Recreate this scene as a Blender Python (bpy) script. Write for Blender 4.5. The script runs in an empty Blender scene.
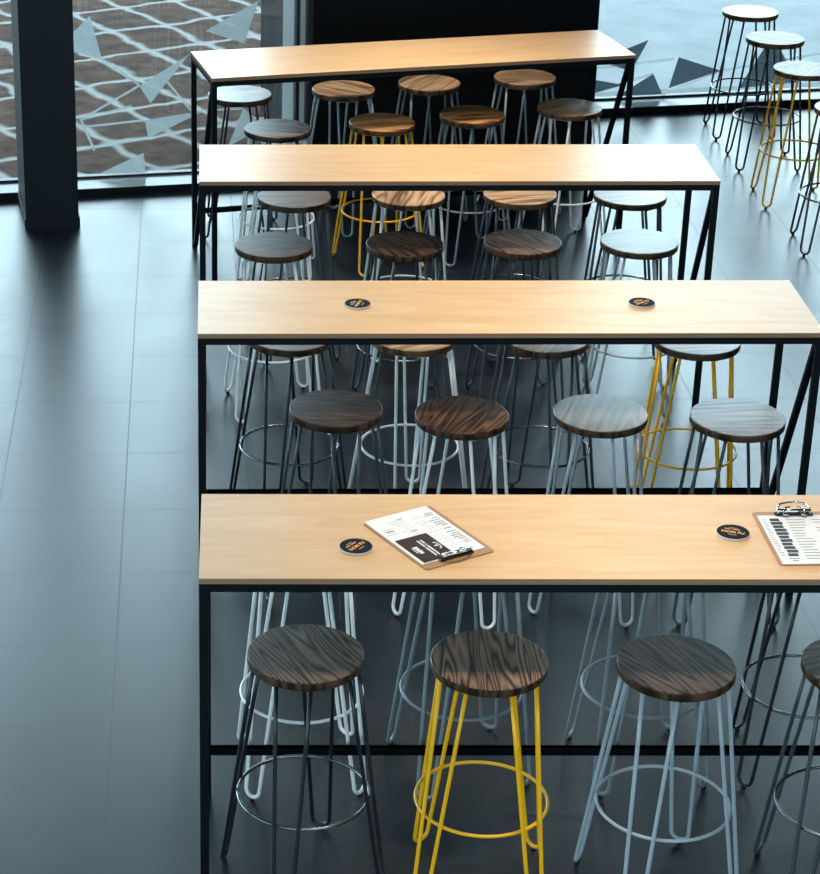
import bpy, bmesh, math, random
from mathutils import Vector, Matrix

random.seed(7)
scn = bpy.context.scene
C = scn.collection
PI = math.pi

# ------------------------------------------------------------------ helpers
def link(o):
    C.objects.link(o)
    return o

def tag(o, label=None, cat=None, group=None, kind=None):
    if label: o['label'] = label
    if cat: o['category'] = cat
    if group: o['group'] = group
    if kind: o['kind'] = kind
    return o

def thing(name, label, cat, loc=(0, 0, 0), rz=0.0, group=None):
    o = link(bpy.data.objects.new(name, None))
    o.empty_display_size = 0.1
    o.location = loc
    o.rotation_euler = (0, 0, rz)
    return tag(o, label, cat, group)

class MB:
    """collects vertices / faces, then becomes one mesh object"""
    def __init__(self):
        self.v = []; self.f = []; self.m = []; self.s = []
    def add(self, vs, fs, mi=0, smooth=False):
        b = len(self.v)
        self.v += [tuple(p) for p in vs]
        for f in fs:
            self.f.append([i + b for i in f]); self.m.append(mi); self.s.append(smooth)
    def box(self, x0, x1, y0, y1, z0, z1, mi=0):
        vs = [(x0, y0, z0), (x1, y0, z0), (x1, y1, z0), (x0, y1, z0), (x0, y0, z1), (x1, y0, z1), (x1, y1, z1), (x0, y1, z1)]
        self.add(vs, [(3, 2, 1, 0), (4, 5, 6, 7), (0, 1, 5, 4), (1, 2, 6, 5), (2, 3, 7, 6), (3, 0, 4, 7)], mi)
    def bar(self, a, b, w, h, up=(0, 1, 0)):
        """square bar from a to b"""
        a = Vector(a); b = Vector(b); d = (b - a).normalized()
        s = d.cross(Vector(up)).normalized(); t = s.cross(d).normalized()
        vs = []
        for p in (a, b):
            for (i, j) in ((-1, -1), (1, -1), (1, 1), (-1, 1)):
                vs.append(p + s * (i * w / 2) + t * (j * h / 2))
        self.add(vs, [(3, 2, 1, 0), (4, 5, 6, 7), (0, 1, 5, 4), (1, 2, 6, 5), (2, 3, 7, 6), (3, 0, 4, 7)])
    def tube(self, pts, r, n=10, closed=False, cap=True, mi=0):
        pts = [Vector(p) for p in pts]; N = len(pts)
        tang = []
        for i in range(N):
            if closed: t = pts[(i + 1) % N] - pts[i - 1]
            else: t = pts[min(i + 1, N - 1)] - pts[max(i - 1, 0)]
            tang.append(t.normalized())
        ref = Vector((0, 0, 1)) if abs(tang[0].z) < .9 else Vector((1, 0, 0))
        nrm = (ref - tang[0] * ref.dot(tang[0])).normalized()
        vs = []
        for i in range(N):
            nrm = (nrm - tang[i] * nrm.dot(tang[i])).normalized()
            bn = tang[i].cross(nrm)
            for k in range(n):
                a = 2 * PI * k / n
                vs.append(pts[i] + nrm * (r * math.cos(a)) + bn * (r * math.sin(a)))
        fs = []
        for i in range(N if closed else N - 1):
            j = (i + 1) % N
            for k in range(n):
                l = (k + 1) % n
                fs.append((i * n + k, i * n + l, j * n + l, j * n + k))
        self.add(vs, fs, mi, True)
        if cap and not closed:
            b = len(self.v) - len(vs)
            self.f.append([b + k for k in reversed(range(n))]); self.m.append(mi); self.s.append(False)
            self.f.append([b + (N - 1) * n + k for k in range(n)]); self.m.append(mi); self.s.append(False)
    def lathe(self, prof, n=48, mis=None, cx=0, cy=0):
        """prof: list of (r, z) from top centre to bottom centre (r=0 at the ends)"""
        vs = []; rings = []
        for (r, z) in prof:
            if r < 1e-6:
                rings.append([len(vs)]); vs.append((cx, cy, z))
            else:
                rings.append(list(range(len(vs), len(vs) + n)))
                vs += [(cx + r * math.cos(2 * PI * k / n), cy + r * math.sin(2 * PI * k / n), z) for k in range(n)]
        b = len(self.v); self.v += vs
        for i in range(len(prof) - 1):
            A, B = rings[i], rings[i + 1]
            mi = mis[i] if mis else 0
            for k in range(n):
                l = (k + 1) % n
                if len(A) == 1: f = (A[0], B[k], B[l])
                elif len(B) == 1: f = (A[k], B[0], A[l])
                else: f = (A[k], B[k], B[l], A[l])
                self.f.append([b + q for q in f]); self.m.append(mi)
                self.s.append(len(A) > 1 and len(B) > 1)
    def mesh(self, name, mats):
        me = bpy.data.meshes.new(name)
        me.from_pydata([tuple(v) for v in self.v], [], self.f)
        for m in (mats if isinstance(mats, (list, tuple)) else [mats]): me.materials.append(m)
        for p, mi, s in zip(me.polygons, self.m, self.s):
            p.material_index = mi; p.use_smooth = s
        me.update()
        return me
    def build(self, name, mats, parent=None):
        o = link(bpy.data.objects.new(name, self.mesh(name, mats)))
        if parent: o.parent = parent
        return o

def bevel(o, w, seg=2):
    m = o.modifiers.new('bevel', 'BEVEL'); m.width = w; m.segments = seg; m.limit_method = 'ANGLE'
    return o

def inst(src, name, parent, loc=(0, 0, 0), rz=0.0):
    o = link(bpy.data.objects.new(name, src)); o.parent = parent
    o.location = loc; o.rotation_euler = (0, 0, rz)
    return o

# ------------------------------------------------------------------ materials
def new_mat(name):
    m = bpy.data.materials.new(name); m.use_nodes = True
    nt = m.node_tree
    return m, nt, nt.nodes['Principled BSDF']

def N(nt, t, **kw):
    n = nt.nodes.new(t)
    for k, v in kw.items(): setattr(n, k, v)
    return n

def plain(name, col, rough=.5, metal=0.0, spec=.5, noise=0.06, scale=40):
    m, nt, b = new_mat(name)
    tc = N(nt, 'ShaderNodeTexCoord'); nz = N(nt, 'ShaderNodeTexNoise'); nz.inputs['Scale'].default_value = scale
    nt.links.new(tc.outputs['Object'], nz.inputs['Vector'])
    mr = N(nt, 'ShaderNodeMapRange'); mr.inputs['To Min'].default_value = 1 - noise; mr.inputs['To Max'].default_value = 1 + noise
    nt.links.new(nz.outputs['Fac'], mr.inputs['Value'])
    mx = N(nt, 'ShaderNodeVectorMath', operation='SCALE'); mx.inputs[0].default_value = col
    nt.links.new(mr.outputs['Result'], mx.inputs['Scale']); nt.links.new(mx.outputs['Vector'], b.inputs['Base Color'])
    b.inputs['Roughness'].default_value = rough; b.inputs['Metallic'].default_value = metal
    b.inputs['Specular IOR Level'].default_value = spec
    return m

def ramp(nt, stops):
    r = N(nt, 'ShaderNodeValToRGB'); e = r.color_ramp.elements
    while len(e) < len(stops): e.new(.5)
    for x, (p, c) in zip(e, stops): x.position = p; x.color = (*c, 1)
    return r

def floor_mat():
    m, nt, b = new_mat('slate_tile_floor')
    L = nt.links.new
    tc = N(nt, 'ShaderNodeTexCoord'); sep = N(nt, 'ShaderNodeSeparateXYZ'); L(tc.outputs['Object'], sep.inputs[0])
    n1 = N(nt, 'ShaderNodeTexNoise'); n1.inputs['Scale'].default_value = 2.2; n1.inputs['Detail'].default_value = 8; n1.inputs['Roughness'].default_value = .62; n1.inputs['Distortion'].default_value = .8
    L(tc.outputs['Object'], n1.inputs['Vector'])
    mp = N(nt, 'ShaderNodeMapping'); mp.inputs['Scale'].default_value = (3, 14, 1); L(tc.outputs['Object'], mp.inputs['Vector'])
    n2 = N(nt, 'ShaderNodeTexNoise'); n2.inputs['Scale'].default_value = 3; n2.inputs['Detail'].default_value = 7; L(mp.outputs[0], n2.inputs['Vector'])
    ad = N(nt, 'ShaderNodeMath', operation='MULTIPLY_ADD'); ad.inputs[1].default_value = .45; L(n2.outputs['Fac'], ad.inputs[0]); L(n1.outputs['Fac'], ad.inputs[2])
    cr = ramp(nt, [(.45, (.0018, .0065, .0125)), (.75, (.0036, .0105, .018)), (1.0, (.008, .018, .028))]); L(ad.outputs[0], cr.inputs['Fac'])
    # joints
    TX, TY = 0.4972, 0.53163
    ds = []
    for ax, T in (('X', TX), ('Y', TY)):
        q = N(nt, 'ShaderNodeMath', operation='PINGPONG'); q.inputs[1].default_value = T / 2; L(sep.outputs[ax], q.inputs[0]); ds.append(q)
    mn = N(nt, 'ShaderNodeMath', operation='MINIMUM'); L(ds[0].outputs[0], mn.inputs[0]); L(ds[1].outputs[0], mn.inputs[1])
    jt = N(nt, 'ShaderNodeMapRange', interpolation_type='SMOOTHSTEP'); jt.inputs['From Min'].default_value = .0008; jt.inputs['From Max'].default_value = .0032
    L(mn.outputs[0], jt.inputs['Value'])
    # tile to tile tone
    fl = []
    for ax, T in (('X', TX), ('Y', TY)):
        dv = N(nt, 'ShaderNodeMath', operation='DIVIDE'); dv.inputs[1].default_value = T; L(sep.outputs[ax], dv.inputs[0])
        ff = N(nt, 'ShaderNodeMath', operation='FLOOR'); L(dv.outputs[0], ff.inputs[0]); fl.append(ff)
    cb = N(nt, 'ShaderNodeCombineXYZ'); L(fl[0].outputs[0], cb.inputs[0]); L(fl[1].outputs[0], cb.inputs[1])
    wn = N(nt, 'ShaderNodeTexWhiteNoise', noise_dimensions='2D'); L(cb.outputs[0], wn.inputs['Vector'])
    tm = N(nt, 'ShaderNodeMapRange'); tm.inputs['To Min'].default_value = .88; tm.inputs['To Max'].default_value = 1.12; L(wn.outputs['Value'], tm.inputs['Value'])
    sc = N(nt, 'ShaderNodeVectorMath', operation='SCALE'); L(cr.outputs['Color'], sc.inputs[0]); L(tm.outputs[0], sc.inputs['Scale'])
    mx = N(nt, 'ShaderNodeMix', data_type='RGBA'); L(jt.outputs[0], mx.inputs[0]); mx.inputs[6].default_value = (.006, .010, .013, 1); L(sc.outputs[0], mx.inputs[7])
    L(mx.outputs[2], b.inputs['Base Color'])
    rr = N(nt, 'ShaderNodeMapRange'); rr.inputs['From Min'].default_value = .4; rr.inputs['From Max'].default_value = 1.0
    rr.inputs['To Min'].default_value = .30; rr.inputs['To Max'].default_value = .36; L(ad.outputs[0], rr.inputs['Value'])
    jr = N(nt, 'ShaderNodeMix', data_type='FLOAT'); L(jt.outputs[0], jr.inputs[0]); jr.inputs[2].default_value = .5; L(rr.outputs[0], jr.inputs[3])
    L(jr.outputs[0], b.inputs['Roughness'])
    b.inputs['IOR'].default_value = 1.65
    return m

def ply_mat():
    m, nt, b = new_mat('birch_plywood_top')
    L = nt.links.new
    tc = N(nt, 'ShaderNodeTexCoord'); oi = N(nt, 'ShaderNodeObjectInfo')
    of = N(nt, 'ShaderNodeVectorMath', operation='MULTIPLY_ADD'); of.inputs[0].default_value = (1, 1, 0)
    cmb = N(nt, 'ShaderNodeCombineXYZ')
    s9 = N(nt, 'ShaderNodeMath', operation='MULTIPLY'); s9.inputs[1].default_value = 37.0; L(oi.outputs['Random'], s9.inputs[0])
    L(s9.outputs[0], cmb.inputs[0]); L(s9.outputs[0], cmb.inputs[1])
    ad = N(nt, 'ShaderNodeVectorMath', operation='ADD'); L(tc.outputs['Object'], ad.inputs[0]); L(cmb.outputs[0], ad.inputs[1])
    mp = N(nt, 'ShaderNodeMapping'); mp.inputs['Scale'].default_value = (1.1, 7, 7); L(ad.outputs[0], mp.inputs['Vector'])
    n1 = N(nt, 'ShaderNodeTexNoise'); n1.inputs['Scale'].default_value = 1.6; n1.inputs['Detail'].default_value = 6; n1.inputs['Distortion'].default_value = 1.6; L(mp.outputs[0], n1.inputs['Vector'])
    mp2 = N(nt, 'ShaderNodeMapping'); mp2.inputs['Scale'].default_value = (6, 120, 60); L(ad.outputs[0], mp2.inputs['Vector'])
    n2 = N(nt, 'ShaderNodeTexNoise'); n2.inputs['Scale'].default_value = 1.0; n2.inputs['Detail'].default_value = 3; L(mp2.outputs[0], n2.inputs['Vector'])
    mm = N(nt, 'ShaderNodeMath', operation='MULTIPLY_ADD'); mm.inputs[1].default_value = .25; L(n2.outputs['Fac'], mm.inputs[0]); L(n1.outputs['Fac'], mm.inputs[2])
    cr = ramp(nt, [(.40, (.64, .40, .20)), (.62, (.70, .46, .245)), (.85, (.75, .52, .30))]); L(mm.outputs[0], cr.inputs['Fac'])
    L(cr.outputs['Color'], b.inputs['Base Color'])
    b.inputs['Roughness'].default_value = .35; b.inputs['IOR'].default_value = 1.5
    bp = N(nt, 'ShaderNodeBump'); bp.inputs['Strength'].default_value = .02; bp.inputs['Distance'].default_value = .002
    L(mm.outputs[0], bp.inputs['Height']); L(bp.outputs[0], b.inputs['Normal'])
    return m

def ply_edge_mat():
    m, nt, b = new_mat('layered_plywood_edge')
    L = nt.links.new
    tc = N(nt, 'ShaderNodeTexCoord'); sep = N(nt, 'ShaderNodeSeparateXYZ'); L(tc.outputs['Object'], sep.inputs[0])
    q = N(nt, 'ShaderNodeMath', operation='PINGPONG'); q.inputs[1].default_value = .0022; L(sep.outputs['Z'], q.inputs[0])
    mr = N(nt, 'ShaderNodeMapRange'); mr.inputs['From Max'].default_value = .0022; L(q.outputs[0], mr.inputs['Value'])
    cr = ramp(nt, [(.35, (.19, .10, .055)), (.65, (.42, .24, .125))]); L(mr.outputs[0], cr.inputs['Fac'])
    L(cr.outputs['Color'], b.inputs['Base Color']); b.inputs['Roughness'].default_value = .6
    return m

def seat_mat(name, dark, mid, light, stave=0.18, freq=1.0, rough=.34, spec=.16, fig=1.0):
    """oiled solid wood; grain runs along the object's own x axis"""
    m, nt, b = new_mat(name)
    L = nt.links.new
    tc = N(nt, 'ShaderNodeTexCoord'); oi = N(nt, 'ShaderNodeObjectInfo')
    s9 = N(nt, 'ShaderNodeMath', operation='MULTIPLY'); s9.inputs[1].default_value = 53.0; L(oi.outputs['Random'], s9.inputs[0])
    cmb = N(nt, 'ShaderNodeCombineXYZ'); L(s9.outputs[0], cmb.inputs[0]); L(s9.outputs[0], cmb.inputs[1]); L(s9.outputs[0], cmb.inputs[2])
    ad = N(nt, 'ShaderNodeVectorMath', operation='ADD'); L(tc.outputs['Object'], ad.inputs[0]); L(cmb.outputs[0], ad.inputs[1])
    # growth rings: distorted bands across y
    mp = N(nt, 'ShaderNodeMapping'); mp.inputs['Scale'].default_value = (.9, 8, 1.2); L(ad.outputs[0], mp.inputs['Vector'])
    n1 = N(nt, 'ShaderNodeTexNoise'); n1.inputs['Scale'].default_value = 1.5; n1.inputs['Detail'].default_value = 1.6; n1.inputs['Distortion'].default_value = .22 * fig; L(mp.outputs[0], n1.inputs['Vector'])
    fr = N(nt, 'ShaderNodeMath', operation='MULTIPLY'); fr.inputs[1].default_value = 13.0 * freq; L(n1.outputs['Fac'], fr.inputs[0])
    pp = N(nt, 'ShaderNodeMath', operation='PINGPONG'); pp.inputs[1].default_value = .5; L(fr.outputs[0], pp.inputs[0])
    # fine fibres
    mp2 = N(nt, 'ShaderNodeMapping'); mp2.inputs['Scale'].default_value = (8, 170, 12); L(ad.outputs[0], mp2.inputs['Vector'])
    n2 = N(nt, 'ShaderNodeTexNoise'); n2.inputs['Scale'].default_value = 1.0; n2.inputs['Detail'].default_value = 3; L(mp2.outputs[0], n2.inputs['Vector'])
    m1 = N(nt, 'ShaderNodeMath', operation='MULTIPLY_ADD'); m1.inputs[1].default_value = 1.75; L(pp.outputs[0], m1.inputs[0])
    m2 = N(nt, 'ShaderNodeMath', operation='MULTIPLY_ADD'); m2.inputs[1].default_value = .40; m2.inputs[2].default_value = -.20; L(n2.outputs['Fac'], m2.inputs[0])
    L(m2.outputs[0], m1.inputs[2])
    cr = ramp(nt, [(.06, dark), (.34, mid), (.80, light)]); L(m1.outputs[0], cr.inputs['Fac'])
    # glued staves
    sep = N(nt, 'ShaderNodeSeparateXYZ'); L(ad.outputs[0], sep.inputs[0])
    dv = N(nt, 'ShaderNodeMath', operation='DIVIDE'); dv.inputs[1].default_value = .055; L(sep.outputs['Y'], dv.inputs[0])
    ff = N(nt, 'ShaderNodeMath', operation='FLOOR'); L(dv.outputs[0], ff.inputs[0])
    wn = N(nt, 'ShaderNodeTexWhiteNoise', noise_dimensions='1D'); L(ff.outputs[0], wn.inputs['W'])
    mr = N(nt, 'ShaderNodeMapRange'); mr.inputs['To Min'].default_value = 1 - stave; mr.inputs['To Max'].default_value = 1 + stave; L(wn.outputs['Value'], mr.inputs['Value'])
    sc = N(nt, 'ShaderNodeVectorMath', operation='SCALE'); L(cr.outputs['Color'], sc.inputs[0]); L(mr.outputs[0], sc.inputs['Scale'])
    L(sc.outputs[0], b.inputs['Base Color'])
    b.inputs['Roughness'].default_value = rough; b.inputs['Specular IOR Level'].default_value = spec
    bp = N(nt, 'ShaderNodeBump'); bp.inputs['Strength'].default_value = .12; bp.inputs['Distance'].default_value = .002
    L(m1.outputs[0], bp.inputs['Height']); L(bp.outputs[0], b.inputs['Normal'])
    return m

def glass_mat():
    m, nt, b = new_mat('window_glass')
    L = nt.links.new
    nt.nodes.remove(b)
    out = nt.nodes['Material Output']
    tr = N(nt, 'ShaderNodeBsdfTransparent'); tr.inputs['Color'].default_value = (.96, .985, .99, 1)
    gl = N(nt, 'ShaderNodeBsdfGlossy'); gl.inputs['Roughness'].default_value = .02
    fr = N(nt, 'ShaderNodeFresnel'); fr.inputs['IOR'].default_value = 1.5
    mx = N(nt, 'ShaderNodeMixShader'); L(fr.outputs[0], mx.inputs[0]); L(tr.outputs[0], mx.inputs[1]); L(gl.outputs[0], mx.inputs[2])
    L(mx.outputs[0], out.inputs['Surface'])
    return m

def frost_mat(name, col, op):
    m, nt, b = new_mat(name)
    L = nt.links.new
    out = nt.nodes['Material Output']
    b.inputs['Base Color'].default_value = (*col, 1); b.inputs['Roughness'].default_value = .6
    tl = N(nt, 'ShaderNodeBsdfTranslucent'); tl.inputs['Color'].default_value = (*col, 1)
    a1 = N(nt, 'ShaderNodeMixShader'); a1.inputs[0].default_value = .5; L(b.outputs[0], a1.inputs[1]); L(tl.outputs[0], a1.inputs[2])
    tr = N(nt, 'ShaderNodeBsdfTransparent')
    nz = N(nt, 'ShaderNodeTexNoise'); nz.inputs['Scale'].default_value = 9
    mr = N(nt, 'ShaderNodeMapRange'); mr.inputs['To Min'].default_value = op - .08; mr.inputs['To Max'].default_value = op + .08; L(nz.outputs['Fac'], mr.inputs['Value'])
    mx = N(nt, 'ShaderNodeMixShader'); L(mr.outputs[0], mx.inputs[0]); L(tr.outputs[0], mx.inputs[1]); L(a1.outputs[0], mx.inputs[2])
    L(mx.outputs[0], out.inputs['Surface'])
    return m

def paver_mat():
    m, nt, b = new_mat('stone_pavers')
    L = nt.links.new
    tc = N(nt, 'ShaderNodeTexCoord')
    wob = N(nt, 'ShaderNodeTexNoise'); wob.inputs['Scale'].default_value = 3.5; wob.inputs['Detail'].default_value = 2; L(tc.outputs['Object'], wob.inputs['Vector'])
    ws = N(nt, 'ShaderNodeVectorMath', operation='SCALE'); ws.inputs['Scale'].default_value = .16; L(wob.outputs['Color'], ws.inputs[0])
    ad = N(nt, 'ShaderNodeVectorMath', operation='ADD'); L(tc.outputs['Object'], ad.inputs[0]); L(ws.outputs[0], ad.inputs[1])
    sep = N(nt, 'ShaderNodeSeparateXYZ'); L(ad.outputs[0], sep.inputs[0])
    ds = []
    for ax, T in (('X', .60), ('Y', .42)):
        q = N(nt, 'ShaderNodeMath', operation='PINGPONG'); q.inputs[1].default_value = T / 2; L(sep.outputs[ax], q.inputs[0]); ds.append(q)
    # rounded-corner joints
    mn = N(nt, 'ShaderNodeMath', operation='SMOOTH_MIN'); mn.inputs[2].default_value = .06; L(ds[0].outputs[0], mn.inputs[0]); L(ds[1].outputs[0], mn.inputs[1])
    jt = N(nt, 'ShaderNodeMapRange', interpolation_type='SMOOTHSTEP'); jt.inputs['From Min'].default_value = .004; jt.inputs['From Max'].default_value = .05; L(mn.outputs[0], jt.inputs['Value'])
    nz = N(nt, 'ShaderNodeTexNoise'); nz.inputs['Scale'].default_value = 7; nz.inputs['Detail'].default_value = 8; L(tc.outputs['Object'], nz.inputs['Vector'])
    cr = ramp(nt, [(.35, (.075, .046, .034)), (.6, (.14, .088, .066)), (.8, (.20, .135, .105))]); L(nz.outputs['Fac'], cr.inputs['Fac'])
    mx = N(nt, 'ShaderNodeMix', data_type='RGBA'); L(jt.outputs[0], mx.inputs[0]); mx.inputs[6].default_value = (.46, .45, .43, 1); L(cr.outputs['Color'], mx.inputs[7])
    L(mx.outputs[2], b.inputs['Base Color']); b.inputs['Roughness'].default_value = .9; b.inputs['Specular IOR Level'].default_value = .05
    bp = N(nt, 'ShaderNodeBump'); bp.inputs['Strength'].default_value = .4; bp.inputs['Distance'].default_value = .02; L(jt.outputs[0], bp.inputs['Height']); L(bp.outputs[0], b.inputs['Normal'])
    return m

M = {}
M['floor'] = floor_mat(); M['ply'] = ply_mat(); M['edge'] = ply_edge_mat()
M['steel'] = plain('black_steel', (.0035, .006, .009), .5, spec=.12)
M['glass'] = glass_mat(); M['pave'] = paver_mat()
M['frost'] = frost_mat('frosted_film', (.55, .62, .64), .62)
M['film_dark'] = frost_mat('grey_film', (.12, .17, .20), .8)
M['film_line'] = frost_mat('pale_film_line', (.62, .68, .70), .5)
M['panel'] = plain('black_cladding', (.0022, .0032, .005), .6, spec=.12)
M['column'] = plain('dark_blue_grey_paint', (.007, .014, .020), .55, spec=.3)
M['wall'] = plain('dark_grey_paint', (.06, .07, .08), .8)
M['ceil'] = plain('charcoal_ceiling', (.025, .03, .035), .85)
M['frame'] = plain('black_window_frame', (.006, .010, .014), .4)
M['ledge'] = plain('grey_sill_board', (.13, .165, .18), .22, spec=.12)
M['jamb'] = frost_mat('translucent_jamb', (.60, .66, .68), .55)  # jamb strips made translucent so sky brightens their reflection on tables and seats
M['concrete'] = plain('light_concrete', (.42, .45, .46), .9, spec=.1, noise=.25, scale=3)
M['block'] = plain('grey_concrete_block', (.10, .13, .15), .85, noise=.2, scale=4)
M['paper'] = plain('white_paper', (.80, .83, .84), .7, noise=.01)
M['ink'] = plain('grey_print', (.16, .18, .20), .7)
M['ink_pale'] = plain('pale_grey_print', (.45, .48, .50), .7)
M['ink_dark'] = plain('dark_print', (.02, .03, .04), .6)
M['card'] = plain('dark_brown_card', (.040, .024, .016), .5, spec=.1, noise=.35, scale=9)
M['white_ink'] = plain('white_lettering', (.75, .75, .74), .6)
M['board'] = plain('brown_hardboard', (.36, .20, .095), .5, noise=.12, scale=60)
M['chrome'] = plain('chrome', (.62, .64, .66), .12, metal=1.0)
M['clip_black'] = plain('black_clip_metal', (.01, .012, .015), .25)
M['mat_face'] = plain('black_coaster_face', (.006, .010, .014), .7, spec=.08)
M['mat_edge'] = plain('grey_coaster_edge', (.50, .47, .43), .6)
M['orange'] = plain('orange_lettering', (.85, .40, .09), .6, spec=.1)
M['pad'] = plain('black_rubber', (.012, .012, .013), .6)
LEG = {
    'black': plain('black_powder_coat', (.010, .014, .018), .28),
    'dark grey': plain('dark_grey_powder_coat', (.040, .055, .066), .28),
    'grey': plain('mid_grey_powder_coat', (.20, .245, .275), .28),
    'light grey': plain('light_grey_powder_coat', (.36, .43, .48), .3),
    'white': plain('white_powder_coat', (.84, .87, .89), .3),
    'yellow': plain('yellow_powder_coat', (.96, .50, .008), .32),
}
SEAT = {
    'charcoal': seat_mat('charcoal_stained_wood', (.005, .005, .005), (.085, .058, .042), (.20, .132, .088), .08, 1.1),
    'stripe': seat_mat('brown_striped_wood', (.010, .008, .007), (.13, .078, .050), (.29, .18, .115), .25, 1.3, fig=.3),
    'umber': seat_mat('dark_umber_wood', (.009, .008, .007), (.052, .033, .024), (.105, .066, .045), .12, .9),
    'black brown': seat_mat('black_brown_wood', (.008, .006, .005), (.042, .024, .016), (.085, .050, .032), .2, .8),
    'chestnut': seat_mat('chestnut_wood', (.012, .006, .0035), (.062, .028, .013), (.135, .064, .028), .25, .9, fig=.35),
    'weathered': seat_mat('sheen_greyed_wood', (.050, .038, .030), (.105, .080, .062), (.16, .122, .095), .25, .45, .34, .8),  # brown wood; window sheen put into a paler, greyer colour and stronger gloss
    'tan': seat_mat('tan_wood', (.17, .10, .055), (.38, .235, .135), (.54, .36, .215), .28, .5, .30, .3),
    'honey': seat_mat('honey_brown_wood', (.10, .044, .015), (.28, .135, .050), (.44, .235, .095), .28, .6),
}
rim_dark = seat_mat('dark_oiled_rim', (.020, .012, .008), (.055, .033, .021), (.095, .056, .035), .1, .5, .4, .12, .3)
rim_warm = seat_mat('warm_oiled_rim', (.045, .022, .011), (.10, .055, .028), (.16, .09, .048), .1, .5, .4, .12, .3)
RIM = {k: rim_warm if k in ('honey', 'tan') else rim_dark for k in SEAT}
SEAT_WORD = {'charcoal': 'charcoal-stained', 'stripe': 'brown striped', 'umber': 'dark umber', 'black brown': 'blackish brown',
             'chestnut': 'chestnut', 'weathered': 'weathered grey', 'tan': 'tan', 'honey': 'honey brown'}

# ------------------------------------------------------------------ camera
F_PX, CX, CY, PITCH, ROLL, ZC = 2192.41, 254.80, 436.99, 0.42785, 0.0061, 3.8615
cam = bpy.data.cameras.new('camera'); co = link(bpy.data.objects.new('camera', cam))
cp, sp = math.cos(PITCH), math.sin(PITCH); c, s = math.cos(ROLL), math.sin(ROLL)
ex = Vector((1, 0, 0)); D = Vector((0, -sp, -cp)); fw = Vector((0, cp, -sp))
right = ex * c - D * s; down = ex * s + D * c
mw = Matrix.Identity(4)
for i in range(3):
    mw[i][0] = right[i]; mw[i][1] = -down[i]; mw[i][2] = -fw[i]
mw.translation = (0, 0, ZC)
co.matrix_world = mw
cam.sensor_fit = 'HORIZONTAL'; cam.sensor_width = 36.0; cam.lens = F_PX * 36.0 / 820.0
cam.shift_x = (410 - CX) / 820.0; cam.shift_y = (CY - 437) / 820.0
cam.clip_end = 200
scn.camera = co

# ------------------------------------------------------------------ setting
AG = 0.031065
ca, sa = math.cos(AG), math.sin(AG)
GX, GY = -0.27364, 5.65209
FA = math.atan(.184)                       # the facade runs at this angle
FO = Vector((-.371, 11.798, 0))
RF_ = Matrix.Rotation(FA, 4, 'Z')
def fpt(u, v): return FO + RF_ @ Vector((u, v, 0))
f_org = Vector((GX * ca - GY * sa, GX * sa + GY * ca, 0)); f_rot = Matrix.Rotation(-AG, 4, 'Z')
outl = [Vector((-5.6, -3.3, 0)), Vector((8.1, -3.3, 0)), fpt(8.6, 1.2), fpt(1.4, 1.2), fpt(1.4, .18), fpt(-5.3, .18)]
outl = [f_rot @ (p - f_org) for p in outl]; nn = len(outl)
b = MB(); b.add([(p.x, p.y, 0) for p in outl] + [(p.x, p.y, -.12) for p in outl],
                [tuple(range(nn)), tuple(reversed(range(nn, 2 * nn)))] + [(i, i + nn, (i + 1) % nn + nn, (i + 1) % nn) for i in range(nn)])
fo = b.build('floor', M['floor']); fo.location = f_org; fo.rotation_euler = (0, 0, AG)
tag(fo, 'dark slate grey large tile floor with thin joints', 'floor', kind='structure')

def fac(name, mats, build, label, cat, parent=None):
    b = MB(); build(b)
    o = b.build(name, mats, parent)
    if parent is None:
        o.location = FO; o.rotation_euler = (0, 0, FA)
        tag(o, label, cat, kind='structure')
    return o

WT = 3.7                                   # top of the glazing
CEIL = 5.2
GO, G2 = .20, 1.28                          # glass offsets of the two window walls
K2 = 1.08
def window(name, u0, u1, kick, glass, posts, label, WT=3.7):
    w = thing(name, label, 'window', FO, FA); w['kind'] = 'structure'
    b = MB(); b.box(u0, u1, kick, kick + .01, 0, .043); b.box(u0, u1, kick, glass + .03, 0, .039)
    b.build('sill_kick', M['frame'], w)
    b = MB(); b.box(u0, u1, kick + .01, glass - .012, .039, .043); b.build('sill_ledge', M['ledge'], w)
    b = MB(); b.box(u0, u1, glass - .012, glass + .03, .039, .055); b.build('bottom_rail', M['frame'], w)
    b = MB(); b.box(u0, u1, glass - .03, glass + .03, WT - .07, WT); b.build('top_rail', M['frame'], w)
    b = MB(); b.box(u0, u1, glass - .003, glass + .003, .055, WT - .07); b.build('pane', M['glass'], w)
    for (a, c2, dp, mt) in posts:
        b = MB(); b.box(a, c2, glass - dp, glass - .003 if dp < .05 else glass + .03, .043 if dp < .05 else .039, WT - .07); b.build('mullion', mt, w)
    return w

w1 = window('window_1', -5.1, .68, 0, GO, [(.559, .62, .02, M['jamb']), (.625, .646, .06, M['frame']), (.647, .68, .03, M['jamb']), (-2.62, -2.56, .06, M['frame'])],
            'tall glass window behind the angled table, left of the black wall', 4.4)
w2 = window('window_2', 2.34, 7.9, K2, G2, [(2.34, 2.69, .06, M['frame']), (5.3, 5.36, .06, M['frame'])],
            'tall glass window at back right, right of the black wall')

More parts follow.
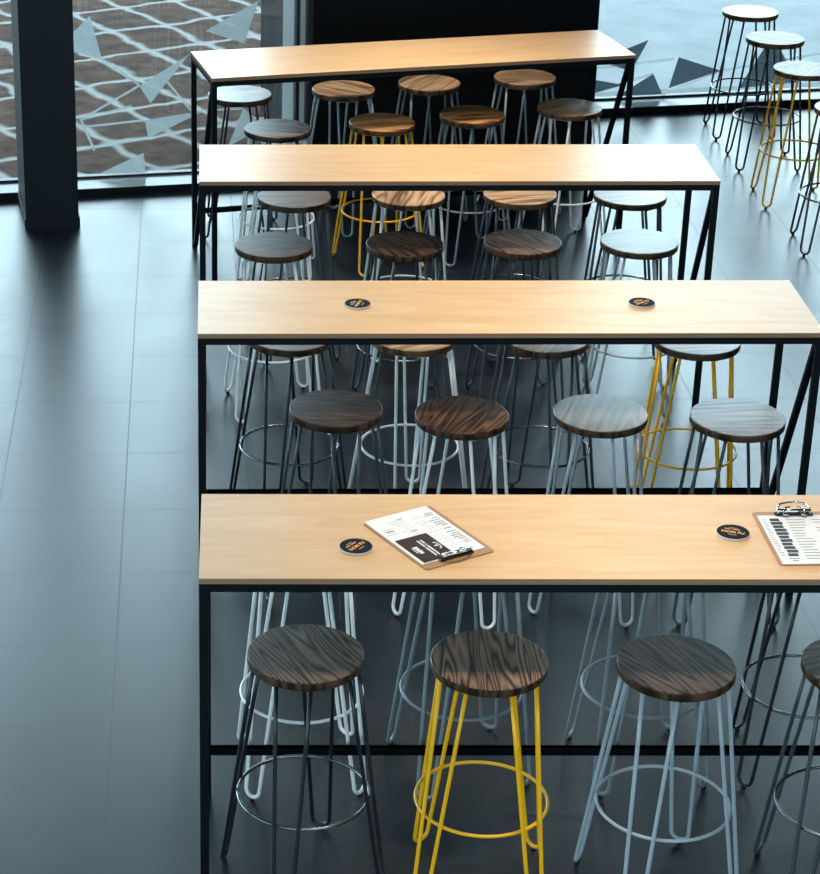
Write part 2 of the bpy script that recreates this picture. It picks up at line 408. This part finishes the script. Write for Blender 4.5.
def decal(name, pts, parent, mat, y, t=.0012):
    n = len(pts); b = MB()
    vs = [(p[0], y, p[1]) for p in pts] + [(p[0], y + t, p[1]) for p in pts]
    b.add(vs, [tuple(range(n)), tuple(reversed(range(n, 2 * n)))] + [(i, i + n, (i + 1) % n + n, (i + 1) % n) for i in range(n)])
    return b.build(name, mat, parent)
def dline(a, c2, w, parent, y):
    a = Vector((a[0], 0, a[1])); c2 = Vector((c2[0], 0, c2[1])); d = (c2 - a).normalized(); q = Vector((-d.z, 0, d.x)) * (w / 2)
    return decal('film_line', [((p).x, (p).z) for p in (a - q, c2 - q, c2 + q, a + q)], parent, M['film_line'], y)
yd = GO - .006
for tri in ([(-.255, .564), (.028, .732), (-.193, .461)], [(-.226, .365), (.117, .407), (-.209, .259)],
            [(-.499, .062), (-.236, .176), (-.225, .058)], [(.249, .19), (.335, .409), (.47, .30)],
            [(-.70, .80), (-.52, .97), (-.46, .72)], [(.12, .86), (.42, 1.02), (.34, .78)]):
    decal('frosted_triangle', tri, w1, M['frost'], yd)
for a, c2 in (((-.594, .382), (-.255, .566)), ((-.595, .342), (-.226, .366)), ((-.587, .387), (-.515, .204)), ((-.613, .209), (-.209, .262)),
              ((-.407, .699), (-.255, .57)), ((-.10, .585), (.04, .405)), ((-.59, .385), (-.30, .45)), ((-.255, .57), (-.46, .72)), ((.117, .407), (.335, .409))):
    dline(a, c2, .013, w1, yd - .0015)
# right hand window: film triangles in u, z
y2 = G2 - .006
for tri in ([(2.94, .062), (3.17, .20), (3.24, .062)], [(2.72, .075), (2.72, .19), (2.98, .135)], [(3.28, .10), (3.33, .30), (3.62, .20)],
            [(2.80, .30), (3.12, .42), (3.02, .22)], [(3.75, .08), (3.95, .42), (4.15, .1)], [(4.4, .3), (4.8, .62), (4.9, .25)]):
    decal('frosted_triangle', tri, w2, M['film_dark'], y2)
for a, c2 in (((2.72, .08), (3.17, .20)), ((3.24, .062), (3.62, .2)), ((2.72, .25), (3.3, .29)), ((3.62, .2), (4.4, .3))):
    dline(a, c2, .018, w2, y2 - .0015)

fac('wall_back', M['panel'], lambda b: b.box(.69, 2.333, 0.0, K2 + .5, 0, CEIL), 'black clad wall block between the two back windows', 'wall')
fac('trim_1', M['wall'], lambda b: (b.box(-5.1, .69, .12, .28, 4.4, CEIL), b.box(2.34, 7.9, K2 + .12, K2 + .28, WT, CEIL)), 'dark bulkhead above the windows', 'trim')
def colb(b):
    b.box(-.965, -.682, -.503, -.02, 0, CEIL)
fac('column', M['column'], colb, 'dark blue-grey square column in front of the left window', 'column')
fac('trim_2', M['column'], lambda b: b.box(-.971, -.676, -.509, -.014, 0, .055), 'low plinth round the foot of the dark column', 'trim')
w3 = thing('side_fill_window', 'unseen glazed left side of the room, added to let in side light', 'window', (-5.6, 0, 0), 0); w3['kind'] = 'structure'  # added out of view so more daylight reaches the stool legs
b = MB(); b.box(-.1, .1, -3.2, 10.9, 0, .12); b.build('sill_kick', M['frame'], w3)
b = MB(); b.box(-.1, .1, -3.2, 10.9, 4.4, CEIL); b.build('top_rail', M['wall'], w3)
b = MB(); b.box(-.003, .003, -3.2, 10.9, .12, 4.4); b.build('pane', M['glass'], w3)
for k in range(7):
    b = MB(); b.box(-.05, .05, -3.2 + k * 2.34, -3.14 + k * 2.34, .12, 4.4); b.build('mullion', M['frame'], w3)
b = MB(); b.box(8.0, 8.2, -3.2, 14.6, 0, CEIL); tag(b.build('wall_right', M['wall']), 'dark grey side wall on the right', 'wall', kind='structure')
b = MB(); b.box(-5.5, 8.0, -3.4, -3.2, 4.9, CEIL); tag(b.build('wall_front', M['wall']), 'dark lintel over the side left open for fill daylight behind the viewpoint', 'wall', kind='structure')
b = MB(); b.box(-5.7, 8.2, -3.4, 14.7, CEIL, CEIL + .1); tag(b.build('ceiling', M['ceil']), 'charcoal ceiling', 'ceiling', kind='structure')

# outside
PA = math.radians(-59)
# two ground sheets cut along the facade frame
def sheet(name, mat, u0, u1, v0, v1, label, rot):
    Rf = Matrix.Rotation(FA, 4, 'Z'); Rr = Matrix.Rotation(-rot, 4, 'Z')
    org = Vector((-1.078, 13.192, 0))
    pts = [Rr @ (FO + Rf @ Vector((u, v, 0)) - org) for (u, v) in ((u0, v0), (u1, v0), (u1, v1), (u0, v1))]
    q = MB(); q.add([(p.x, p.y, 0) for p in pts] + [(p.x, p.y, -.06) for p in pts], [(0, 1, 2, 3), (7, 6, 5, 4), (0, 4, 5, 1), (1, 5, 6, 2), (2, 6, 7, 3), (3, 7, 4, 0)])
    o = q.build(name, mat); o.location = (org.x, org.y, 0); o.rotation_euler = (0, 0, rot)
    return tag(o, label, 'paving', kind='structure')
sheet('stone_paving', M['pave'], -14, 1.4, .24, 26, 'brown stone pavers with pale joints outside the left window', PA)
sheet('concrete_paving', M['concrete'], 1.4, 18, 1.6, 26, 'pale concrete ground outside the right window', 0)

# ------------------------------------------------------------------ tables
TL, TW, TH = 2.1790, 0.5233, 1.0428
TUBE = .0255
PLY = .017
def table(name_label, xf, yf, a, rz):
    """xf, yf: front-left corner of the top; a: rotation"""
    cx = xf + math.cos(a) * TL / 2 - math.sin(a) * TW / 2
    cy = yf + math.sin(a) * TL / 2 + math.cos(a) * TW / 2
    t = thing('high_table', name_label, 'table', (cx, cy, 0), a, 'long plywood high tables on black steel frames')
    hx, hy = TL / 2, TW / 2
    b = MB()
    z0, z1 = TH - PLY, TH
    vs = [(-hx, -hy, z0), (hx, -hy, z0), (hx, hy, z0), (-hx, hy, z0), (-hx, -hy, z1), (hx, -hy, z1), (hx, hy, z1), (-hx, hy, z1)]
    b.add(vs, [(4, 5, 6, 7)], 0)
    b.add(vs, [(3, 2, 1, 0), (0, 1, 5, 4), (1, 2, 6, 5), (2, 3, 7, 6), (3, 0, 4, 7)], 1)
    b.build('tabletop', [M['ply'], M['edge']], t)
    k = TUBE / 2; ix, iy = hx - k, hy - k; zt = z0
    for sx in (-1, 1):
        for sy in (-1, 1):
            q = MB(); q.box(sx * ix - k, sx * ix + k, sy * iy - k, sy * iy + k, 0.004, zt - TUBE)
            bevel(q.build('leg', M['steel'], t), .002)
            g = MB(); g.box(sx * ix - k + .001, sx * ix + k - .001, sy * iy - k + .001, sy * iy + k - .001, 0, .004)
            g.build('foot_cap', M['pad'], t)
    for sy in (-1, 1):
        q = MB(); q.box(-hx, hx, sy * iy - k, sy * iy + k, zt - TUBE, zt); bevel(q.build('top_rail', M['steel'], t), .002)
    for sx in (-1, 1):
        q = MB(); q.box(sx * ix - k, sx * ix + k, -iy + k, iy - k, zt - TUBE, zt); bevel(q.build('end_rail', M['steel'], t), .002)
        q = MB(); q.bar((sx * ix, -iy + k + .014, zt - TUBE - .002), (sx * ix, iy - k - .012, .03), TUBE * .9, TUBE * .9, (1, 0, 0))
        bevel(q.build('diagonal_brace', M['steel'], t), .002)
    q = MB(); q.box(-hx + .001, hx - .001, hy - .0655, hy - .0425, rz - k, rz + k)
    for sx in (-1, 1): q.box(sx * ix - k + .002, sx * ix + k - .002, hy - .0435, hy - TUBE + .0005, rz - k + .003, rz + k - .003); bevel(q.build('foot_rail', M['steel'], t), .002)
    return t
T4 = table('nearest plywood high table, with coaster and menu clipboard at its left half', -.14966, 5.25287, .009936, .195)
T3 = table('second plywood high table from the viewer, two black coasters on bare top', -.19951, 7.03643, .020422, .202)
T2 = table('third plywood high table from the viewer, empty top, whole right end in view', -.23726, 8.73775, .023673, .205)
T1 = table('rearmost plywood high table standing askew by the window and black wall', -.21662, 10.35022, .228802, .214)

# ------------------------------------------------------------------ stools
HS = .7486; SR = .165; ST = .030
b = MB()
b.lathe([(0, 0), (SR - .003, 0), (SR - .0008, -.0008), (SR, -.003), (SR, -ST + .006), (SR - .003, -ST + .0015), (SR - .008, -ST), (0, -ST)], 64, [0, 0, 0, 1, 1, 1, 1])
SEAT_MESH = {k: None for k in SEAT}
for k in SEAT: SEAT_MESH[k] = b.mesh('seat', [SEAT[k], RIM[k]])

RT, RF, SPT, SPB = .138, .240, .050, .0265      # radius at top / foot, half spread at top / foot
ROD = .0062
def leg_path():
    zt, zb = HS - ST - .004, .006 + ROD
    zu = zb + SPB * .92                          # where the U starts
    def P(z, sgn):
        f = (zt - z) / (zt - zb)
        return Vector((RT + (RF - RT) * f, sgn * (SPT + (SPB - SPT) * min(1, (zt - z) / (zt - zu))), z))
    pts = []
    for i in range(5): pts.append(P(zt + (zu - zt) * i / 4, 1))
    ctr = P(zu, 0); dn = (P(zb, 0) - P(zu, 0)).normalized(); L = (P(zb, 0) - P(zu, 0)).length
    for i in range(1, 12):
        a = PI * i / 12
        pts.append(ctr + Vector((0, SPB * math.cos(a), 0)) + dn * (L * math.sin(a)))
    for i in range(5): pts.append(P(zu + (zt - zu) * i / 4, -1))
    return pts
b = MB(); b.tube(leg_path(), ROD, 10)
LEG_MESH = {k: b.mesh('leg', m) for k, m in LEG.items()}
b = MB(); b.lathe([(0, .0085), (.0065, .0085), (.008, .006), (.008, 0), (0, 0)], 14, cx=RF, cy=0)
PAD_MESH = b.mesh('foot_glide', M['pad'])
RINGZ, RR = .285, .1905
b = MB(); b.tube([(RR * math.cos(2 * PI * i / 56), RR * math.sin(2 * PI * i / 56), RINGZ) for i in range(56)], .0052, 8, closed=True)
M['ring'] = plain('gunmetal_ring', (.20, .22, .24), .25, metal=.9)
RING_MESH = {k: b.mesh('foot_ring', M['ring'] if k in ('black', 'dark grey') else m) for k, m in LEG.items()}
b = MB()
b.lathe([(0, 0), (.075, 0), (.075, -.003), (0, -.003)], 24)
for k in range(4):                               # short welded tabs out to the rods
    a = k * PI / 2
    q = Matrix.Rotation(a, 4, 'Z')
    vs = [q @ Vector(p) for p in ((.06, -.058, -.0001), (.150, -.058, -.0001), (.150, .058, -.0001), (.06, .058, -.0001), (.06, -.058, -.0029), (.150, -.058, -.0029), (.150, .058, -.0029), (.06, .058, -.0029))]
    b.add(vs, [(0, 1, 2, 3), (7, 6, 5, 4), (0, 4, 5, 1), (1, 5, 6, 2), (2, 6, 7, 3), (3, 7, 4, 0)])
PLATE_MESH = {k: b.mesh('mounting_plate', m) for k, m in LEG.items()}

def stool(x, y, spin, grain, leg, seat, where):
    t = thing('bar_stool', '%s bar stool, %s seat, %s' % (leg + '-legged', SEAT_WORD[seat], where), 'stool',
              (x, y, 0), math.radians(spin), 'round wooden bar stools on hairpin legs')
    inst(SEAT_MESH[seat], 'seat', t, (0, 0, HS), math.radians(grain - spin))
    inst(PLATE_MESH[leg], 'mounting_plate', t, (0, 0, HS - ST))
    for k in range(4):
        l = inst(LEG_MESH[leg], 'leg', t, (0, 0, 0), k * PI / 2)
        inst(PAD_MESH, 'foot_glide', l)
    inst(RING_MESH[leg], 'foot_ring', t)
    return t

NEAR = ['leftmost', 'second from left', 'third from left', 'rightmost']
ROWS = {
    'A': 'in front of the nearest table', 'B': 'behind the nearest table', 'C': 'in front of the second table', 'D': 'behind the second table',
    'E': 'in front of the third table', 'F': 'behind the third table', 'G': 'in front of the askew rear table', 'H': 'behind the askew rear table'}
STOOLS = {
    'A': [(.147, 5.364, 75, -63, 'black', 'charcoal'), (.661, 5.335, 40, 88, 'yellow', 'stripe'), (1.183, 5.318, 63, -60, 'light grey', 'umber'), (1.702, 5.32, 50, 20, 'dark grey', 'umber')],
    'B': [(.152, 5.928, 50, 10, 'white', 'umber'), (.655, 5.950, 60, 70, 'grey', 'chestnut'), (1.227, 5.968, 54, 30, 'grey', 'stripe'), (1.737, 5.974, 37, -20, 'black', 'umber')],
    'C': [(.286, 7.081, 13, -12, 'dark grey', 'black brown'), (.726, 7.030, 27, 66, 'white', 'chestnut'), (1.215, 7.054, 29, 74, 'light grey', 'weathered'), (1.692, 7.025, 44, 3, 'dark grey', 'weathered')],
    'D': [(.134, 7.773, 72, 5, 'black', 'weathered'), (.604, 7.778, 81, 30, 'white', 'tan'), (1.110, 7.770, 16, 60, 'dark grey', 'weathered'), (1.682, 7.757, 36, 8, 'yellow', 'weathered')],
    'E': [(.076, 8.795, 55, 4, 'white', 'umber'), (.633, 8.819, 51, -64, 'dark grey', 'black brown'), (1.138, 8.855, 51, -52, 'dark grey', 'stripe'), (1.637, 8.870, 38, 20, 'light grey', 'weathered')],
    'F': [(.172, 9.450, 58, 5, 'dark grey', 'weathered'), (.689, 9.487, 55, 75, 'white', 'tan'), (1.196, 9.511, 62, 12, 'dark grey', 'tan'), (1.696, 9.510, 40, 15, 'dark grey', 'weathered')],
    'G': [(.103, 10.517, 40, -20, 'white', 'charcoal'), (.627, 10.636, 70, 15, 'yellow', 'honey'), (1.092, 10.784, 65, 15, 'grey', 'honey'), (1.604, 10.926, 64, 30, 'white', 'honey')],
    'H': [(-.088, 11.14, 40, 25, 'black', 'weathered'), (.455, 11.249, 7, -35, 'light grey', 'tan'), (.915, 11.382, 68, 60, 'grey', 'tan'), (1.437, 11.507, 64, 12, 'light grey', 'tan')],
}
for row, lst in STOOLS.items():
    for i, (x, y, sp_, gr, lg, se) in enumerate(lst):
        stool(x, y, sp_, gr, lg, se, NEAR[i] + ' ' + ROWS[row])
for (x, y, sp_, gr, lg, se, w) in (
        (2.955, 13.02, 45, 30, 'black', 'tan', 'farthest of the loose row at right by the window'),
        (2.968, 12.385, 45, -20, 'black', 'honey', 'second from the window in the right-hand row'),
        (2.983, 11.715, 45, 50, 'yellow', 'honey', 'standing in the right-hand row'),
        (3.03, 10.94, 42, 10, 'dark grey', 'tan', 'nearest of the right-hand row')):
    stool(x, y, sp_, gr, lg, se, w)

# ------------------------------------------------------------------ coasters
def text_mesh(txt, size, mat, name, bold=.0):
    cu = bpy.data.curves.new('lettering', 'FONT'); cu.body = txt; cu.size = size; cu.align_x = 'CENTER'; cu.align_y = 'CENTER'
    cu.offset = bold; cu.extrude = .0002; cu.resolution_u = 3
    tmp = link(bpy.data.objects.new('lettering', cu))
    dg = bpy.context.evaluated_depsgraph_get(); dg.update()
    me = bpy.data.meshes.new_from_object(tmp.evaluated_get(dg))
    me.name = name
    bpy.data.objects.remove(tmp); bpy.data.curves.remove(cu)
    me.materials.clear(); me.materials.append(mat)
    return me
BIG = text_mesh('NOM FU', .0170, M['orange'], 'lettering', .0005)
b = MB(); b.lathe([(0, .0078), (.0462, .0078), (.0475, .0068), (.0475, .0010), (.0465, 0), (0, 0)], 48); BODY = b.mesh('coaster_body', M['mat_edge'])
b = MB(); b.lathe([(0, .0086), (.0452, .0086), (.0459, .0078), (0, .0078)], 48); FACE = b.mesh('coaster_face', M['mat_face'])
b = MB()
for (x0, x1, y0, y1) in ((-.026, -.008, .011, .0175), (-.004, .018, .011, .0175), (-.014, .010, .021, .0245), (-.012, .012, -.021, -.0175)):
    b.box(x0, x1, y0, y1, .0086, .0089)
MARKS = b.mesh('small_print', plain('dull_copper_print', (.42, .22, .11), .5))
def coaster(x, y, rz, label):
    t = thing('coaster', label, 'coaster', (x, y, TH), math.radians(rz), 'round black coasters on the tables')
    inst(BODY, 'coaster_body', t); f = inst(FACE, 'coaster_face', t)
    inst(BIG, 'lettering', f, (0, -.0035, .0087)); inst(MARKS, 'small_print', f)
coaster(.284, 5.436, 52, 'round black coaster with orange lettering, left of the clipboard on nearest table')
coaster(1.355, 5.537, -18, 'round black coaster with orange lettering, beside the clipboard at right')
coaster(.364, 7.320, 70, 'round black coaster at left on the second table')
coaster(1.383, 7.348, 40, 'round black coaster at right on the second table')

# ------------------------------------------------------------------ clipboards, menus, card
def rounded(b, x0, x1, y0, y1, z0, z1, r, n=5):
    pts = []
    for (cx_, cy_, a0) in ((x1 - r, y1 - r, 0), (x0 + r, y1 - r, 90), (x0 + r, y0 + r, 180), (x1 - r, y0 + r, 270)):
        for i in range(n + 1):
            a = math.radians(a0 + 90 * i / n); pts.append((cx_ + r * math.cos(a), cy_ + r * math.sin(a)))
    m = len(pts)
    b.add([(p[0], p[1], z0) for p in pts] + [(p[0], p[1], z1) for p in pts],
          [tuple(reversed(range(m))), tuple(range(m, 2 * m))] + [(i, (i + 1) % m, (i + 1) % m + m, i + m) for i in range(m)])

def clipboard(x, y, rz, label):
    t = thing('clipboard', label, 'clipboard', (x, y, TH), rz, 'brown menu clipboards on the nearest table')
    b = MB(); rounded(b, -.1155, .1155, -.163, .163, 0, .0045, .012); bevel(b.build('board', M['board'], t), .0008)
    cl = MB()                                   # sprung jaw plate across the sheet
    cl.box(-.055, .055, .128, .134, .0085, .0110); cl.box(-.055, .055, .134, .144, .0100, .0120)
    cl.box(-.055, .055, .144, .147, .0046, .0120)
    jaw = bevel(cl.build('clip_jaw', M['clip_black'], t), .0008)
    cl = MB()
    cl.tube([(-.048, .140, .0185), (.048, .140, .0185)], .0062, 14)
    for sx in (-1, 1):
        cl.tube([(sx * .046, .134, .0125), (sx * .047, .139, .020), (sx * .046, .149, .027), (sx * .036, .160, .031), (sx * .016, .166, .033), (0, .167, .033)], .0032, 10)
        cl.tube([(sx * .030, .126, .0130), (sx * .030, .136, .0215), (sx * .024, .147, .025), (sx * .010, .150, .026)], .0026, 8)
    for cx_ in (-.026, .026):
        cl.lathe([(0, .0185), (.008, .0180), (.0095, .0128), (0, .0126)], 18, cx=cx_, cy=.1285)
    cl.build('clip_spring', M['chrome'], t)
    return t
def sheet_mesh(parent, ink, pale, dark=None):
    b = MB(); b.box(-.105, .105, -.1485, .1485, 0, .0014)
    for q, mi in ((ink, 1), (pale, 2), (dark, 3)):
        if q: b.add(q.v, q.f, mi)
    b.build('sheet', [M['paper'], M['ink'], M['ink_pale'], M['ink_dark']], parent)
def local(x, y, rz, lx, ly):
    return (x + math.cos(rz) * lx - math.sin(rz) * ly, y + math.sin(rz) * lx + math.cos(rz) * ly)

# first clipboard: its clip end points to the near right
X1, Y1, R1 = .489, 5.503, math.radians(210)
clipboard(X1, Y1, R1, 'brown clipboard with clip towards viewer, in middle of nearest table')
PX, PY = local(X1, Y1, R1, .004, -.014)
mt = thing('menu_sheet', 'white printed menu sheet on the middle clipboard, under the brown card', 'menu', (PX, PY, TH + .0046), R1, 'white printed menu sheets')
rnd = random.Random(3)
pr = MB(); pale = MB()
def pbar(B, x0, x1, yc, h): B.box(x0, x1, yc - h / 2, yc + h / 2, .0014, .0017)
# listing columns, read with the clip at the top
yy = .095
while yy > -.118:
    w = rnd.uniform(.018, .040)
    pbar(pr, -.096, -.096 + w, yy, .0036)
    pbar(pale, -.050, -.050 + rnd.uniform(.016, .034), yy, .0024)
    if rnd.random() < .7: pbar(pale, -.096, -.096 + rnd.uniform(.03, .05), yy - .0058, .0020)
    yy -= .0125 if rnd.random() < .8 else .021
yy = -.012
while yy > -.118:
    pbar(pale, .0, rnd.uniform(.03, .05), yy, .0022)
    if rnd.random() < .35: pbar(pr, .0, rnd.uniform(.018, .03), yy - .007, .0034)
    yy -= .0135
for yc, w in ((-.040, .040), (-.052, .026), (-.072, .034)): pbar(pale, .058, .058 + w, yc, .0026)
pbar(pr, .062, .090, -.060, .0052)
sheet_mesh(mt, pr, pale)

# brown card tucked under the clip over the left part of the sheet
KX, KY = local(X1, Y1, R1, .0475, .057)
kt = thing('menu_card', 'dark brown card with white lettering, clipped over the middle menu sheet', 'card', (KX, KY, TH + .0064), R1)
b = MB(); b.box(-.0525, .0525, -.074, .074, 0, .0009); b.build('card', M['card'], kt)
wb = MB()
def wbar(x0, x1, y0, y1): wb.box(x0, x1, y0, y1, .0009, .0012)
for (x0, x1) in ((-.0165, -.0105), (-.0055, .0005)):           # two lines of small capitals along the card
    yy = -.044
    while yy < .052:
        w = rnd.uniform(.0035, .006); wbar(x0, x1, yy, min(yy + w, .053)); yy += w + (.0012 if rnd.random() < .8 else .005)
for (x0, x1, y0, y1) in ((.018, .033, -.016, -.006), (.019, .032, -.004, .006), (.017, .032, .008, .016), (.019, .031, .018, .026), (.0355, .038, -.012, .020)): wbar(x0, x1, y0, y1)
for i in range(7):                                             # leafy flourish
    a = PI * (i / 6.0); cx_, cy_ = -.037 - .008 * math.sin(a), .004 + .018 * math.cos(a)
    wbar(cx_ - .0024, cx_ + .0024, cy_ - .0028, cy_ + .0028)
wbar(-.040, -.033, -.0005, .0085); wbar(-.033, -.0275, .002, .006)
wb.build('card_lettering', M['white_ink'], kt)

# second clipboard at the right edge: clip end away from the viewer
X2, Y2, R2 = 1.556, 5.512, math.radians(2)
clipboard(X2, Y2, R2, 'brown clipboard with clip at far end, at right on nearest table')
QX, QY = local(X2, Y2, R2, -.001, -.012)
m2 = thing('menu_sheet', 'white menu sheet with dark printed band on the right-hand clipboard', 'menu', (QX, QY, TH + .0046), R2, 'white printed menu sheets')
dk = MB(); pr = MB()
for i in range(11):
    y0 = .128 - i * .0215
    w = rnd.uniform(.028, .036)
    dk.box(-.078 + rnd.uniform(0, .004), -.078 + w, y0 - .017, y0, .0014, .0017)
yy = .12
while yy > -.105:
    pbar(pr, -.098, -.098 + rnd.uniform(.008, .014), yy, .003); yy -= .0135
yy = .12
while yy > -.13:
    pbar(pr, -.030, -.030 + rnd.uniform(.03, .055), yy, .003)
    if rnd.random() < .5: pbar(pr, .045, .045 + rnd.uniform(.02, .045), yy, .003)
    yy -= .017
pbar(pr, -.080, -.050, -.118, .004); pbar(pr, -.072, -.056, -.130, .004)
sheet_mesh(m2, pr, MB(), dk)

# ------------------------------------------------------------------ light
def area(name, loc, size, energy, col, rot=(0, 0, 0), sy=None):
    l = bpy.data.lights.new(name, 'AREA'); l.energy = energy; l.color = col; l.size = size
    if sy: l.shape = 'RECTANGLE'; l.size_y = sy
    o = link(bpy.data.objects.new(name, l)); o.location = loc; o.rotation_euler = rot
    return o
WARM = (1.0, .87, .73)
SKY_GLOW, SKY_BASE, SKY_BACK = 8.8, 1.3, 3.1
for i, (x, y, e) in enumerate(((1.0, 5.3, 15.5), (.95, 7.1, 14.5), (.9, 8.8, 15), (.9, 10.5, 24))):
    area('ceiling_lamp', (x, y, 3.7), .35, e, WARM).data.spread = math.radians(84)
w = bpy.data.worlds.new('sky'); scn.world = w; w.use_nodes = True
nt = w.node_tree; bg = nt.nodes['Background']
tc = N(nt, 'ShaderNodeTexCoord'); sep = N(nt, 'ShaderNodeSeparateXYZ'); nt.links.new(tc.outputs['Generated'], sep.inputs[0])
L = nt.links.new
# hazy, backlit sky: brightest low down on the far side of the windows, dimmer overhead and behind
cr = ramp(nt, [(0.0, (.58, .80, .88)), (.35, (.67, .89, 1.0)), (1.0, (.55, .80, 1.0))]); L(sep.outputs['Z'], cr.inputs['Fac'])
el = N(nt, 'ShaderNodeMapRange', interpolation_type='SMOOTHSTEP'); el.inputs['From Min'].default_value = .55; el.inputs['From Max'].default_value = .36; L(sep.outputs['Z'], el.inputs['Value'])
az = N(nt, 'ShaderNodeMapRange', interpolation_type='SMOOTHSTEP'); az.inputs['From Min'].default_value = -.1; az.inputs['From Max'].default_value = .7; L(sep.outputs['Y'], az.inputs['Value'])
gm = N(nt, 'ShaderNodeMath', operation='MULTIPLY'); L(el.outputs[0], gm.inputs[0]); L(az.outputs[0], gm.inputs[1])
st = N(nt, 'ShaderNodeMath', operation='MULTIPLY_ADD'); st.inputs[1].default_value = SKY_GLOW; L(gm.outputs[0], st.inputs[0])
bz = N(nt, 'ShaderNodeMapRange'); bz.inputs['From Min'].default_value = -.6; bz.inputs['From Max'].default_value = .4; bz.inputs['To Min'].default_value = SKY_BACK; bz.inputs['To Max'].default_value = SKY_BASE; L(sep.outputs['Y'], bz.inputs['Value']); L(bz.outputs[0], st.inputs[2])
L(cr.outputs['Color'], bg.inputs['Color']); L(st.outputs[0], bg.inputs['Strength'])

vs = scn.view_settings
scn.display_settings.display_device = 'sRGB'
vs.view_transform = 'Standard'; vs.look = 'None'; vs.gamma = 1.0; vs.exposure = 0.0; vs.use_curve_mapping = False
